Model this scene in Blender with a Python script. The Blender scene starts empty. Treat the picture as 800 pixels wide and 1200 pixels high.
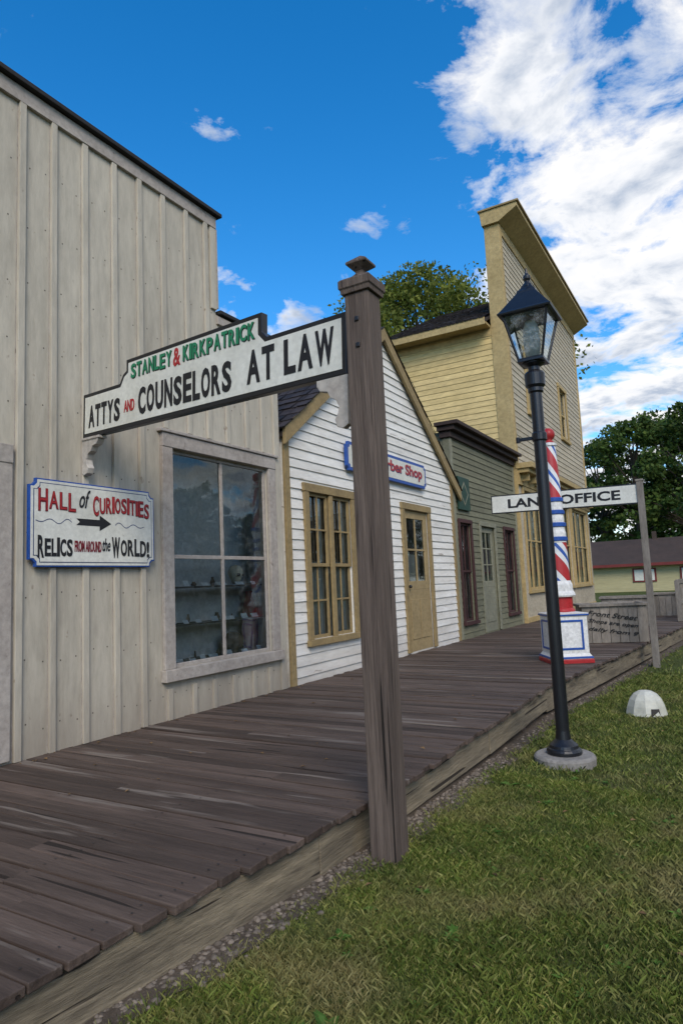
import bpy, math, random
import numpy as np
from mathutils import Vector, Matrix
random.seed(7); rng=np.random.default_rng(7)
scene=bpy.context.scene
scene.view_settings.view_transform='Standard'
try: scene.view_settings.look='None'
except Exception: pass
scene.view_settings.exposure=0

# ------------------------------------------------------------------ helpers
def link(o,parent=None):
    bpy.context.collection.objects.link(o)
    if parent is not None: o.parent=parent
    return o
def empty(name,loc=(0,0,0),rot=(0,0,0),parent=None):
    o=bpy.data.objects.new(name,None); o.location=loc; o.rotation_euler=rot; o.empty_display_size=.2
    return link(o,parent)
class MB:
    def __init__(s): s.v=[]; s.f=[]
    def quad(s,a,b,c,d):
        n=len(s.v); s.v+= [a,b,c,d]; s.f.append((n,n+1,n+2,n+3))
    def poly(s,pts):
        n=len(s.v); s.v+=list(pts); s.f.append(tuple(range(n,n+len(pts))))
    def box(s,x0,x1,y0,y1,z0,z1):
        n=len(s.v)
        s.v+=[(x0,y0,z0),(x1,y0,z0),(x1,y1,z0),(x0,y1,z0),(x0,y0,z1),(x1,y0,z1),(x1,y1,z1),(x0,y1,z1)]
        s.f+=[(n,n+3,n+2,n+1),(n+4,n+5,n+6,n+7),(n,n+1,n+5,n+4),(n+1,n+2,n+6,n+5),(n+2,n+3,n+7,n+6),(n+3,n,n+4,n+7)]
    def hexa(s,b,t):
        n=len(s.v); s.v+=list(b)+list(t)
        s.f+=[(n+3,n+2,n+1,n),(n+4,n+5,n+6,n+7)]+[(n+i,n+(i+1)%4,n+4+(i+1)%4,n+4+i) for i in range(4)]
    def prism(s,pts,axis,a0,a1):
        def P(p,a):
            return (a,p[0],p[1]) if axis=='x' else ((p[0],a,p[1]) if axis=='y' else (p[0],p[1],a))
        n=len(s.v); k=len(pts)
        s.v+=[P(p,a0) for p in pts]+[P(p,a1) for p in pts]
        s.f.append(tuple(range(n,n+k))[::-1]); s.f.append(tuple(range(n+k,n+2*k)))
        for i in range(k):
            j=(i+1)%k; s.f.append((n+i,n+j,n+k+j,n+k+i))
    def lathe(s,prof,cx,cy,seg=24,rot=0,square=False):
        n=len(s.v)
        for r,z in prof:
            for i in range(seg):
                a=rot+2*math.pi*i/seg
                s.v.append((cx+r*math.cos(a),cy+r*math.sin(a),z))
        for k in range(len(prof)-1):
            for i in range(seg):
                j=(i+1)%seg
                s.f.append((n+k*seg+i,n+k*seg+j,n+(k+1)*seg+j,n+(k+1)*seg+i))
        s.f.append(tuple(n+i for i in range(seg))[::-1])
        m=n+(len(prof)-1)*seg
        s.f.append(tuple(m+i for i in range(seg)))
    def tube(s,p0,p1,r0,r1,seg=7):
        p0=Vector(p0);p1=Vector(p1); d=(p1-p0).normalized()
        a=d.orthogonal().normalized(); b=d.cross(a); n=len(s.v)
        for p,r in ((p0,r0),(p1,r1)):
            for i in range(seg):
                t=2*math.pi*i/seg; s.v.append(tuple(p+a*r*math.cos(t)+b*r*math.sin(t)))
        for i in range(seg):
            j=(i+1)%seg; s.f.append((n+i,n+j,n+seg+j,n+seg+i))
        s.f.append(tuple(n+i for i in range(seg))[::-1]); s.f.append(tuple(n+seg+i for i in range(seg)))
    def build(s,name,mat,parent=None,bevel=0,smooth=False,loc=None,recalc=True):
        me=bpy.data.meshes.new(name); me.from_pydata(s.v,[],s.f); me.update()
        import bmesh
        if recalc:
            bm=bmesh.new(); bm.from_mesh(me); bmesh.ops.recalc_face_normals(bm,faces=bm.faces); bm.to_mesh(me); bm.free()
        if mat: me.materials.append(mat)
        o=bpy.data.objects.new(name,me); link(o,parent)
        if loc: o.location=loc
        if smooth:
            for p in me.polygons: p.use_smooth=True
        if bevel:
            m=o.modifiers.new('b','BEVEL'); m.width=bevel; m.segments=2; m.limit_method='ANGLE'; m.angle_limit=math.radians(40)
        return o
def bx(name,x0,x1,y0,y1,z0,z1,mat,parent=None,bevel=.004):
    m=MB(); m.box(x0,x1,y0,y1,z0,z1); return m.build(name,mat,parent,bevel)

def npmesh(name,V,F,mat,parent=None,k=4):
    me=bpy.data.meshes.new(name)
    V=np.asarray(V,dtype=np.float32).reshape(-1,3); F=np.asarray(F,dtype=np.int32).reshape(-1,k)
    me.vertices.add(len(V)); me.vertices.foreach_set('co',V.ravel())
    me.loops.add(F.size); me.loops.foreach_set('vertex_index',F.ravel())
    me.polygons.add(len(F)); me.polygons.foreach_set('loop_start',np.arange(0,F.size,k,dtype=np.int32))
    try: me.polygons.foreach_set('loop_total',np.full(len(F),k,dtype=np.int32))
    except Exception: pass
    me.update(calc_edges=True); me.validate()
    me.materials.append(mat)
    o=bpy.data.objects.new(name,me); return link(o,parent)

# ------------------------------------------------------------------ materials
def newmat(name):
    m=bpy.data.materials.new(name); m.use_nodes=True; nt=m.node_tree
    return m,nt,nt.nodes['Principled BSDF'],nt.nodes,nt.links
def ramp(N,stops,interp='LINEAR'):
    r=N.new('ShaderNodeValToRGB'); r.color_ramp.interpolation=interp
    e=r.color_ramp.elements
    while len(e)<len(stops): e.new(.5)
    for i,(p,c) in enumerate(stops):
        e[i].position=p; e[i].color=(c[0],c[1],c[2],1)
    return r
def noise(N,L,vec,scale,detail=6,rough=.6,stretch=None):
    if stretch:
        mp=N.new('ShaderNodeMapping'); mp.inputs['Scale'].default_value=stretch; L.new(vec,mp.inputs['Vector']); vec=mp.outputs[0]
    n=N.new('ShaderNodeTexNoise'); n.inputs['Scale'].default_value=scale; n.inputs['Detail'].default_value=detail; n.inputs['Roughness'].default_value=rough
    L.new(vec,n.inputs['Vector']); return n
def mix(N,L,fac,a,b,mode='MIX'):
    m=N.new('ShaderNodeMix'); m.data_type='RGBA'; m.blend_type=mode
    if isinstance(fac,(int,float)): m.inputs[0].default_value=fac
    else: L.new(fac,m.inputs[0])
    for i,c in ((6,a),(7,b)):
        if isinstance(c,(tuple,list)): m.inputs[i].default_value=(c[0],c[1],c[2],1)
        else: L.new(c,m.inputs[i])
    return m.outputs[2]
def surf(name,col,dark,scale=1.2,fine=25,grain=(1,1,1),rough=.75,bump=.25,island=.0,dirt_pos=(.35,.75),spots=None,spec=.3,fr=(.72,1.08),low=None,crack=None):
    m,nt,P,N,L=newmat(name)
    tc=N.new('ShaderNodeTexCoord').outputs['Object']
    g=N.new('ShaderNodeNewGeometry')
    vec=tc
    if island:   # shift the pattern per piece so neighbouring boards never share grain
        cb=N.new('ShaderNodeCombineXYZ')
        for i in range(3):
            mu=N.new('ShaderNodeMath'); mu.operation='MULTIPLY'; mu.inputs[1].default_value=(37,23,51)[i]; L.new(g.outputs['Random Per Island'],mu.inputs[0]); L.new(mu.outputs[0],cb.inputs[i])
        va=N.new('ShaderNodeVectorMath'); va.operation='ADD'; L.new(tc,va.inputs[0]); L.new(cb.outputs[0],va.inputs[1]); vec=va.outputs[0]
    n1=noise(N,L,vec,scale,4,.65,grain)
    r1=ramp(N,[(dirt_pos[0],(1,1,1)),(dirt_pos[1],(0,0,0))]); L.new(n1.outputs[0],r1.inputs[0])
    c=mix(N,L,r1.outputs[0],dark,col)
    n2=noise(N,L,vec,fine,5,.7,grain)
    r2=ramp(N,[(.3,(fr[0],)*3),(.65,(fr[1],)*3)]); L.new(n2.outputs[0],r2.inputs[0])
    c=mix(N,L,1.0,c,r2.outputs[0],'MULTIPLY')
    if island:
        r3=ramp(N,[(0,(1-island,)*3),(1,(1+island,)*3)]); L.new(g.outputs['Random Per Island'],r3.inputs[0])
        c=mix(N,L,1.0,c,r3.outputs[0],'MULTIPLY')
    if spots:
        n3=noise(N,L,vec,spots[0],3,.6,spots[3] if len(spots)>3 else grain)
        r4=ramp(N,[(spots[1],(0,0,0)),(spots[1]+.07,(1,1,1))]); L.new(n3.outputs[0],r4.inputs[0])
        c=mix(N,L,r4.outputs[0],c,spots[2])
    hgt=n2.outputs[0]
    if crack:    # short drying checks along the grain: peaks of a strongly stretched noise
        n4=noise(N,L,vec,crack[0],1,.4,crack[1])
        r5=ramp(N,[(crack[2],(0,0,0)),(crack[2]+.025,(1,1,1))]); L.new(n4.outputs[0],r5.inputs[0])
        c=mix(N,L,r5.outputs[0],c,crack[3])
        sb=N.new('ShaderNodeMath'); sb.operation='SUBTRACT'; L.new(n2.outputs[0],sb.inputs[0]); L.new(r5.outputs[0],sb.inputs[1]); hgt=sb.outputs[0]
    if low:
        s=N.new('ShaderNodeSeparateXYZ'); L.new(tc,s.inputs[0])
        ad=N.new('ShaderNodeMath'); ad.operation='MULTIPLY_ADD'; L.new(n1.outputs[0],ad.inputs[0]); ad.inputs[1].default_value=-.5; L.new(s.outputs[2],ad.inputs[2])
        mr_=N.new('ShaderNodeMapRange'); L.new(ad.outputs[0],mr_.inputs[0]); mr_.inputs[1].default_value=low[0]-.25; mr_.inputs[2].default_value=low[1]-.25; mr_.inputs[3].default_value=.6; mr_.inputs[4].default_value=0
        c=mix(N,L,mr_.outputs[0],c,low[2])
    L.new(c,P.inputs['Base Color']); P.inputs['Roughness'].default_value=rough
    P.inputs['Specular IOR Level'].default_value=spec
    if bump:
        b=N.new('ShaderNodeBump'); b.inputs['Strength'].default_value=bump; b.inputs['Distance'].default_value=.01
        L.new(hgt,b.inputs['Height']); L.new(b.outputs[0],P.inputs['Normal'])
    return m
def flat(name,col,rough=.5,metal=0,v=.12):
    return surf(name,col,tuple(c*(1-v*2) for c in col),scale=3,fine=40,rough=rough,bump=.06)

M_b1=surf('gray_board_paint',(.55,.50,.40),(.41,.37,.295),scale=1.6,fine=16,grain=(1,1,.22),bump=.35,dirt_pos=(.3,.7),spots=(11,.68,(.24,.19,.14),(1,1,.6)),fr=(.80,1.06),low=(0,.5,(.25,.21,.165)))
M_b1trim=surf('gray_trim_paint',(.43,.385,.335),(.33,.285,.245),scale=2,fine=20,grain=(1,1,1),bump=.3,spots=(9,.66,(.20,.17,.145),(1,1,.8)))
M_white=surf('white_clapboard_paint',(.80,.775,.71),(.63,.60,.53),scale=2.2,fine=14,grain=(1,.35,1.6),bump=.4,island=.06,spots=(10,.67,(.32,.28,.23),(1,.25,1.6)),fr=(.85,1.04),low=(0,.4,(.38,.34,.29)))
M_tan=surf('tan_trim_paint',(.33,.24,.11),(.24,.175,.085),scale=3,fine=22,bump=.15)
M_tandoor=surf('tan_door_paint',(.36,.27,.135),(.28,.21,.105),scale=3,fine=22,bump=.15)
M_green=surf('sage_clapboard_paint',(.185,.18,.115),(.135,.132,.085),scale=2,fine=14,grain=(1,.4,1.6),bump=.25,island=.08)
M_greentrim=surf('sage_trim_paint',(.26,.255,.18),(.195,.19,.135),scale=2,fine=14,bump=.15)
M_maroon=surf('maroon_trim_paint',(.075,.032,.03),(.05,.024,.022),scale=3,fine=20,bump=.15)
M_brown=surf('dark_brown_cornice_paint',(.055,.036,.028),(.032,.022,.019),scale=3,fine=20,bump=.2)
M_cream=surf('cream_clapboard_paint',(.48,.42,.31),(.40,.345,.245),scale=1.2,fine=10,grain=(1,.4,1.6),bump=.2,island=.07)
M_yellow=surf('yellow_clapboard_paint',(.66,.49,.22),(.56,.41,.17),scale=1.2,fine=10,grain=(.4,1,1.6),bump=.2,island=.07)
M_yeltrim=surf('yellow_trim_paint',(.46,.34,.155),(.36,.26,.11),scale=2,fine=14,bump=.15)
M_shingle=surf('dark_wood_shingles',(.045,.034,.030),(.02,.016,.015),scale=6,fine=30,bump=.5,island=.35)
M_cap=surf('dark_roof_cap',(.028,.025,.024),(.016,.015,.014),scale=6,fine=30,bump=.3)
M_deck=surf('weathered_deck_boards',(.118,.085,.067),(.056,.040,.032),scale=1.6,fine=6,grain=(.5,7,7),rough=.68,bump=.6,island=.34,dirt_pos=(.3,.72),spots=(1.5,.60,(.175,.145,.12),(.45,6,6)),spec=.25,crack=(1.6,(.6,14,14),.70,(.025,.018,.014)))
M_deckend=surf('weathered_fascia_timber',(.26,.215,.145),(.10,.082,.06),scale=1.6,fine=12,grain=(6,.5,7),rough=.85,bump=.7,island=.12,spots=(2.0,.60,(.07,.056,.042),(5,.45,5)),crack=(1.5,(10,.5,22),.69,(.035,.027,.02)),fr=(.6,1.12))
M_post=surf('weathered_gray_timber',(.17,.13,.104),(.085,.063,.051),scale=2.2,fine=12,grain=(8,8,.35),rough=.85,bump=.8,dirt_pos=(.3,.7),spots=(4,.64,(.05,.038,.03),(7,7,.25)),crack=(2.2,(16,16,.32),.69,(.018,.014,.011)),fr=(.6,1.12))
M_graywood=surf('silvered_wood',(.27,.24,.205),(.16,.14,.115),scale=3,fine=14,grain=(2,2,.6),rough=.85,bump=.5,island=.2)
M_black=surf('black_paint',(.012,.013,.016),(.008,.008,.01),scale=4,fine=40,rough=.35,bump=.05,spec=.5)
M_blacktext=flat('black_sign_paint',(.018,.018,.02))
M_signwhite=surf('sign_white_paint',(.74,.735,.66),(.58,.57,.49),scale=2.5,fine=30,rough=.55,bump=.08,dirt_pos=(.25,.7),fr=(.85,1.05),spots=(16,.70,(.4,.37,.3)))
M_signgreen=flat('green_sign_paint',(.02,.22,.10))
M_red=flat('red_paint',(.42,.028,.03),rough=.4)
M_blue=flat('blue_paint',(.025,.09,.36),rough=.4)
M_navy=flat('navy_sign_paint',(.03,.055,.16))
M_wine=flat('wine_sign_paint',(.20,.02,.03))
M_poleWhite=surf('pole_white_paint',(.76,.75,.72),(.6,.59,.55),scale=4,fine=30,rough=.4,bump=.08)
M_dkgreen=flat('dark_green_paint',(.02,.06,.04))
M_conc=surf('concrete',(.30,.28,.25),(.19,.175,.155),scale=6,fine=40,rough=.9,bump=.5)
M_plastic=surf('aged_white_plastic',(.60,.59,.50),(.40,.39,.31),scale=5,fine=20,rough=.5,bump=.05)
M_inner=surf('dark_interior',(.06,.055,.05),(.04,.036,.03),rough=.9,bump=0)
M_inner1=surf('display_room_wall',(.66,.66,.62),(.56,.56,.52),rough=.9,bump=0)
M_shelf=flat('shelf_wood',(.10,.085,.07))
M_curio=surf('curio_objects',(.24,.15,.09),(.07,.05,.04),scale=9,fine=40,bump=.3)
M_curtain=surf('lace_curtain',(.76,.71,.58),(.58,.53,.42),scale=5,fine=40,grain=(1,8,.3),rough=.9,bump=.3)
M_bone=flat('bone',(.85,.74,.52)); M_card=flat('paper_card',(.9,.9,.86)); M_redcloth=flat('red_cloth',(.45,.02,.03))
M_brick=surf('brown_roof_far',(.075,.050,.038),(.05,.036,.028),scale=1,fine=4,bump=.2)
M_limeyel=surf('pale_yellow_siding',(.48,.43,.24),(.41,.36,.2),scale=1,fine=4,grain=(.3,1,5),bump=.2)
M_bark=surf('bark',(.09,.07,.05),(.04,.032,.025),scale=3,fine=9,grain=(3,3,.6),rough=.95,bump=.6)
M_stone=surf('gravel_stone',(.20,.165,.13),(.09,.074,.06),scale=8,fine=30,rough=.9,bump=.3,island=.45)
M_dead=surf('dead_leaf',(.20,.12,.05),(.10,.06,.03),scale=8,fine=30,rough=.8,bump=.1,island=.4)

def glass(name='old_window_glass',ior=1.5,dust=.06,boost=1.3,bmp=.06):
    m,nt,P,N,L=newmat(name); N.remove(P)
    out=N['Material Output']
    g=N.new('ShaderNodeBsdfGlossy'); g.inputs['Roughness'].default_value=.02; g.inputs['Color'].default_value=(.85,.95,1,1)
    t=N.new('ShaderNodeBsdfTransparent'); t.inputs['Color'].default_value=(.93,.96,.95,1)
    fr=N.new('ShaderNodeFresnel'); fr.inputs['IOR'].default_value=ior
    tc=N.new('ShaderNodeTexCoord').outputs['Object']
    n=noise(N,L,tc,2.2,2,.5); b=N.new('ShaderNodeBump'); b.inputs['Strength'].default_value=bmp; b.inputs['Distance'].default_value=.04
    L.new(n.outputs[0],b.inputs['Height']); L.new(b.outputs[0],g.inputs['Normal'])
    fm_=N.new('ShaderNodeMath'); fm_.operation='MULTIPLY'; fm_.use_clamp=True; L.new(fr.outputs[0],fm_.inputs[0]); fm_.inputs[1].default_value=boost
    ms=N.new('ShaderNodeMixShader'); L.new(fm_.outputs[0],ms.inputs[0]); L.new(t.outputs[0],ms.inputs[1]); L.new(g.outputs[0],ms.inputs[2])
    d=N.new('ShaderNodeBsdfDiffuse'); d.inputs['Color'].default_value=(.5,.52,.5,1)
    n2=noise(N,L,tc,11,6,.8); r=ramp(N,[(.48,(.01,.01,.01)),(.75,(dust*1.8,)*3)]); L.new(n2.outputs[0],r.inputs[0])
    m2=N.new('ShaderNodeMixShader'); L.new(r.outputs[0],m2.inputs[0]); L.new(ms.outputs[0],m2.inputs[1]); L.new(d.outputs[0],m2.inputs[2])
    L.new(m2.outputs[0],out.inputs[0]); return m
M_glass=glass()
M_glassb=glass('dusty_display_glass',1.5,.08,1.3,.08)
M_lglass=glass('lantern_glass',1.5,.4,1.5)

def leafmat(name,c1,c2,c3,trans=.35,nscale=.5,patch=None):
    m,nt,P,N,L=newmat(name); out=N['Material Output']
    g=N.new('ShaderNodeNewGeometry')
    r=ramp(N,[(0,c1),(.55,c2),(1,c3)]); L.new(g.outputs['Random Per Island'],r.inputs[0])
    tc=N.new('ShaderNodeTexCoord').outputs['Object']
    n=noise(N,L,tc,nscale,4,.65); r2=ramp(N,[(.3,(.62,.62,.62)),(.7,(1.3,1.22,1.0))]); L.new(n.outputs[0],r2.inputs[0])
    c=mix(N,L,1.0,r.outputs[0],r2.outputs[0],'MULTIPLY')
    if patch:
        n3=noise(N,L,tc,patch[0],4,.7); r3=ramp(N,[(patch[1],(0,0,0)),(patch[1]+.18,(.8,.8,.8))]); L.new(n3.outputs[0],r3.inputs[0])
        c=mix(N,L,r3.outputs[0],c,patch[2])
    L.new(c,P.inputs['Base Color']); P.inputs['Roughness'].default_value=.65; P.inputs['Specular IOR Level'].default_value=.2
    if trans:
        t=N.new('ShaderNodeBsdfTranslucent'); L.new(c,t.inputs['Color'])
        ms=N.new('ShaderNodeMixShader'); ms.inputs[0].default_value=trans
        L.new(P.outputs[0],ms.inputs[1]); L.new(t.outputs[0],ms.inputs[2]); L.new(ms.outputs[0],out.inputs[0])
    return m
M_leaf=leafmat('tree_leaves',(.035,.07,.015),(.06,.11,.022),(.10,.14,.03),.2)
M_leaf2=leafmat('lighter_tree_leaves',(.07,.10,.015),(.13,.17,.03),(.22,.24,.05))
M_leafd=leafmat('far_tree_leaves',(.035,.07,.015),(.06,.11,.022),(.10,.14,.03),0)
M_grass=leafmat('grass_blades',(.055,.092,.017),(.12,.165,.034),(.26,.26,.095),0,3.2,(1.5,.50,(.24,.205,.09)))

def groundmat():
    m,nt,P,N,L=newmat('lawn_soil')
    tc=N.new('ShaderNodeTexCoord').outputs['Object']
    n=noise(N,L,tc,.9,6,.7); r=ramp(N,[(.3,(.06,.075,.022)),(.55,(.085,.105,.028)),(.75,(.14,.13,.055))]); L.new(n.outputs[0],r.inputs[0])
    n2=noise(N,L,tc,45,4,.7); r2=ramp(N,[(.3,(.5,.5,.5)),(.7,(1.3,1.3,1.3))]); L.new(n2.outputs[0],r2.inputs[0])
    c=mix(N,L,1.0,r.outputs[0],r2.outputs[0],'MULTIPLY')
    L.new(c,P.inputs['Base Color']); P.inputs['Roughness'].default_value=.95; P.inputs['Specular IOR Level'].default_value=.1
    b=N.new('ShaderNodeBump'); b.inputs['Strength'].default_value=.8; b.inputs['Distance'].default_value=.03; L.new(n2.outputs[0],b.inputs['Height']); L.new(b.outputs[0],P.inputs['Normal'])
    return m
M_ground=groundmat()
M_dirt=surf('gravel_dirt',(.12,.094,.070),(.06,.047,.035),scale=4,fine=60,rough=.95,bump=.9)

# ------------------------------------------------------------------ camera
Xh=Vector((.8606,-.0943,-.5006)); Yh=Vector((.5074,.0725,.8587)); Uh=Vector((-.0447,-.9929,.1103))
right=Vector((Xh.x,Yh.x,Uh.x)); down=Vector((Xh.y,Yh.y,Uh.y)); fwd=Vector((Xh.z,Yh.z,Uh.z))
R=Matrix((right,-down,-fwd)).transposed().to_4x4()
cam=bpy.data.cameras.new('camera'); co=link(bpy.data.objects.new('camera',cam))
co.matrix_world=Matrix.Translation((4.2,0,1.07))@R
cam.sensor_fit='VERTICAL'; cam.sensor_height=36; cam.sensor_width=24; cam.lens=770/1200*36; cam.clip_start=.05; cam.clip_end=3000
scene.camera=co

# ------------------------------------------------------------------ light and sky
el=math.radians(38); tow=Vector((.62,-.78,0)).normalized()*math.cos(el)+Vector((0,0,math.sin(el)))
sun=bpy.data.lights.new('sun','SUN'); sun.energy=2.7; sun.angle=math.radians(30); sun.color=(1,.89,.74)
so=link(bpy.data.objects.new('sun',sun)); so.rotation_euler=tow.to_track_quat('Z','Y').to_euler(); so.location=(20,-20,20)
w=bpy.data.worlds.new("World"); scene.world=w; w.use_nodes=True
N=w.node_tree.nodes; L=w.node_tree.links; bg=N['Background']
sky=N.new('ShaderNodeTexSky'); sky.sky_type='NISHITA'; sky.sun_disc=False; sky.sun_elevation=el; sky.sun_rotation=math.atan2(tow.x,tow.y)
sky.air_density=1.0; sky.dust_density=.3; sky.ozone_density=3.0
bg.inputs['Strength'].default_value=.15
hs=N.new('ShaderNodeHueSaturation'); hs.inputs['Saturation'].default_value=1.38; hs.inputs['Value'].default_value=1.5; L.new(sky.outputs[0],hs.inputs['Color'])
tc=N.new('ShaderNodeTexCoord').outputs['Generated']
sx=N.new('ShaderNodeSeparateXYZ'); L.new(tc,sx.inputs[0])
def mth(op,a,b=None,c=None,clamp=False):
    n=N.new('ShaderNodeMath'); n.operation=op; n.use_clamp=clamp
    for i,q in enumerate((a,b,c)):
        if q is None: continue
        if isinstance(q,(int,float)): n.inputs[i].default_value=q
        else: L.new(q,n.inputs[i])
    return n.outputs[0]
zz=mth('ADD',mth('MAXIMUM',sx.outputs[2],0.0),.14)
cx=N.new('ShaderNodeCombineXYZ'); L.new(mth('DIVIDE',sx.outputs[0],zz),cx.inputs[0]); L.new(mth('DIVIDE',sx.outputs[1],zz),cx.inputs[1]); cx.inputs[2].default_value=3.7
wn=noise(N,L,cx.outputs[0],2.2,2,.5)
wv=N.new('ShaderNodeVectorMath'); wv.operation='MULTIPLY_ADD'; L.new(wn.outputs[1],wv.inputs[0]); wv.inputs[1].default_value=(.25,.25,0); L.new(cx.outputs[0],wv.inputs[2])
cn=noise(N,L,wv.outputs[0],4.4,9,.60)
dt=N.new('ShaderNodeVectorMath'); dt.operation='DOT_PRODUCT'; L.new(tc,dt.inputs[0]); dt.inputs[1].default_value=(.6,.7,.385)
mr=N.new('ShaderNodeMapRange'); mr.interpolation_type='SMOOTHSTEP'; L.new(dt.outputs['Value'],mr.inputs[0])
mr.inputs[1].default_value=.46; mr.inputs[2].default_value=.73; mr.inputs[3].default_value=-.15; mr.inputs[4].default_value=.105
mz=N.new('ShaderNodeMapRange'); mz.interpolation_type='SMOOTHSTEP'; L.new(sx.outputs[2],mz.inputs[0]); mz.inputs[1].default_value=.47; mz.inputs[2].default_value=.40; mz.inputs[3].default_value=0; mz.inputs[4].default_value=.125
mq=mth('MULTIPLY',mz.outputs[0],mth('MULTIPLY_ADD',mr.outputs[0],-3.0,.5,clamp=True))
den=mth('ADD',mth('ADD',cn.outputs[0],mr.outputs[0]),mq)
cr=ramp(N,[(.505,(0,0,0)),(.56,(.5,.5,.5)),(.63,(1,1,1))]); L.new(den,cr.inputs[0])
wv2=N.new('ShaderNodeVectorMath'); wv2.operation='ADD'; L.new(wv.outputs[0],wv2.inputs[0]); wv2.inputs[1].default_value=(.05,.08,0)
cn2=noise(N,L,wv2.outputs[0],4.4,5,.56)
rel=mth('SUBTRACT',cn.outputs[0],cn2.outputs[0])
sh=mth('MULTIPLY_ADD',rel,-3.0,.58,clamp=True)
cc=ramp(N,[(0,(.44,.51,.63)),(.5,(.82,.84,.88)),(1,(1.0,.97,.93))]); L.new(sh,cc.inputs[0])
cs=N.new('ShaderNodeVectorMath'); cs.operation='SCALE'; L.new(cc.outputs[0],cs.inputs[0]); cs.inputs['Scale'].default_value=7.5
colr=mix(N,L,cr.outputs[0],hs.outputs[0],cs.outputs[0])
L.new(colr,bg.inputs['Color'])

# ------------------------------------------------------------------ ground
GZ=-.30
def gz(x,y):
    return GZ+.03*math.sin(x*.7+y*.35)*min(1,max(0,(x-2.5)))+ (.07 if y<3 else .07*max(0,1-(y-3)/3))*math.exp(-max(0,x-2.5)*.6)
gm=MB(); xs=[-600,-200,-60,-20,-8,-2,1]+[2+.3*i for i in range(30)]+[12,14,18,25,40,80,200,600]; ys=[-600,-100,-20,-6,-3]+[-2+.4*i for i in range(60)]+[23,26,30,40,60,100,200,700]
for y in ys:
    for x in xs: gm.v.append((x,y,gz(x,y)))
nx=len(xs)
for j in range(len(ys)-1):
    for i in range(nx-1): a=j*nx+i; gm.f.append((a,a+1,a+nx+1,a+nx))
ground=gm.build('ground',M_ground,smooth=True)

EDGE=[(-3,2.1),(1.17,2.36),(2.95,2.55),(3.38,2.56),(6.7,2.54),(8.4,2.73),(14.38,3.32),(20,3.75),(34,4.6)]
def edge(y):
    for (a,xa),(b,xb) in zip(EDGE,EDGE[1:]):
        if y<=b: return xa+(xb-xa)*(y-a)/(b-a)
    return EDGE[-1][1]
dm=MB(); yy=[-3+.12*i for i in range(240)]
random.seed(3)
for y in yy:
    e=edge(y); wd=.09+.07*random.random()
    dm.v+=[(e-.3,y,gz(e,y)+.004),(e+wd,y,gz(e+wd,y)+.006)]
for i in range(len(yy)-1): dm.f.append((2*i,2*i+1,2*i+3,2*i+2))
dm.build('gravel_strip',M_dirt)
ico=[(0,0,1),(.89,0,.45),(.28,.85,.45),(-.72,.53,.45),(-.72,-.53,.45),(.28,-.85,.45),(.72,.53,-.45),(-.28,.85,-.45),(-.89,0,-.45),(-.28,-.85,-.45),(.72,-.53,-.45),(0,0,-1)]
icf=[(0,1,2),(0,2,3),(0,3,4),(0,4,5),(0,5,1),(1,6,2),(2,7,3),(3,8,4),(4,9,5),(5,10,1),(6,7,2),(7,8,3),(8,9,4),(9,10,5),(10,6,1),(11,7,6),(11,8,7),(11,9,8),(11,10,9),(11,6,10)]
V=[];F=[]
for k in range(4200):
    y=random.uniform(-.5,5) if k<3000 else random.uniform(5,13); e=edge(y); x=e-.03+abs(random.gauss(0,.08)); s=random.choice((random.uniform(.003,.008),random.uniform(.006,.016)))
    z=gz(x,y)+s*.2; n=len(V); sc=(random.uniform(.7,1.4),random.uniform(.7,1.4),random.uniform(.5,.9)); a=random.random()*6.28
    for p in ico:
        px,py,pz=p[0]*sc[0]*s,p[1]*sc[1]*s,p[2]*sc[2]*s
        V.append((x+px*math.cos(a)-py*math.sin(a),y+px*math.sin(a)+py*math.cos(a),z+pz))
    F+=[(n+a_,n+b_,n+c_) for a_,b_,c_ in icf]
npmesh('gravel',V,F,M_stone,k=3)

def grass(name,n,x0,x1,y0,y1,h0,h1,wd,near=True):
    x=rng.uniform(x0,x1,n); y=rng.uniform(y0,y1,n)
    ee=np.interp(y,[a for a,b in EDGE],[b for a,b in EDGE])
    dd=x-ee
    keep=(dd>.03)&(rng.random(n)<np.clip((dd-.02)/.20,0.06,1))
    pat=np.sin(x*2.3+1.3*np.sin(y*1.7))*np.sin(y*1.9+np.sin(x*2.9))
    pat2=np.sin(x*7.1+2*np.sin(y*5.3))*np.sin(y*6.7+2*np.sin(x*4.9))
    keep&=rng.random(n)<np.clip(.98-.5*(pat>.5)-.35*(pat2>.6),0,1)
    x=x[keep];y=y[keep];n=len(x); pat=pat[keep]; pat2=pat2[keep]
    z=np.array([gz(a,b) for a,b in zip(x,y)])
    h=rng.uniform(h0,h1,n)*(1-.25*pat-.25*pat2)*rng.choice([1,1,1,1,1,1.7],n); ang=rng.uniform(0,2*np.pi,n); lean=rng.uniform(.1,1.1,n)*h; la=rng.uniform(0,2*np.pi,n)
    wv_=wd*rng.uniform(.6,1.3,n)
    dx=np.cos(ang)*wv_;dy=np.sin(ang)*wv_; lx=np.cos(la)*lean; ly=np.sin(la)*lean
    v=np.zeros((n,4,3))
    v[:,0]=np.stack([x-dx,y-dy,z-.005],1); v[:,1]=np.stack([x+dx,y+dy,z-.005],1)
    v[:,2]=np.stack([x+dx*.5+lx*.55,y+dy*.5+ly*.55,z+h*.62],1)
    v[:,3]=np.stack([x+lx*1.2,y+ly*1.2,z+h*.95],1)
    f=np.arange(n*4).reshape(n,4)
    return npmesh(name,v,f,M_grass)
grass('grass',420000,2.4,5.0,.7,4.6,.009,.024,.0013)
grass('grass',170000,2.5,7.0,4.6,10,.012,.028,.0026)
grass('grass',90000,3.0,16.0,10,40,.022,.05,.009)
wm=MB(); random.seed(11)
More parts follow.
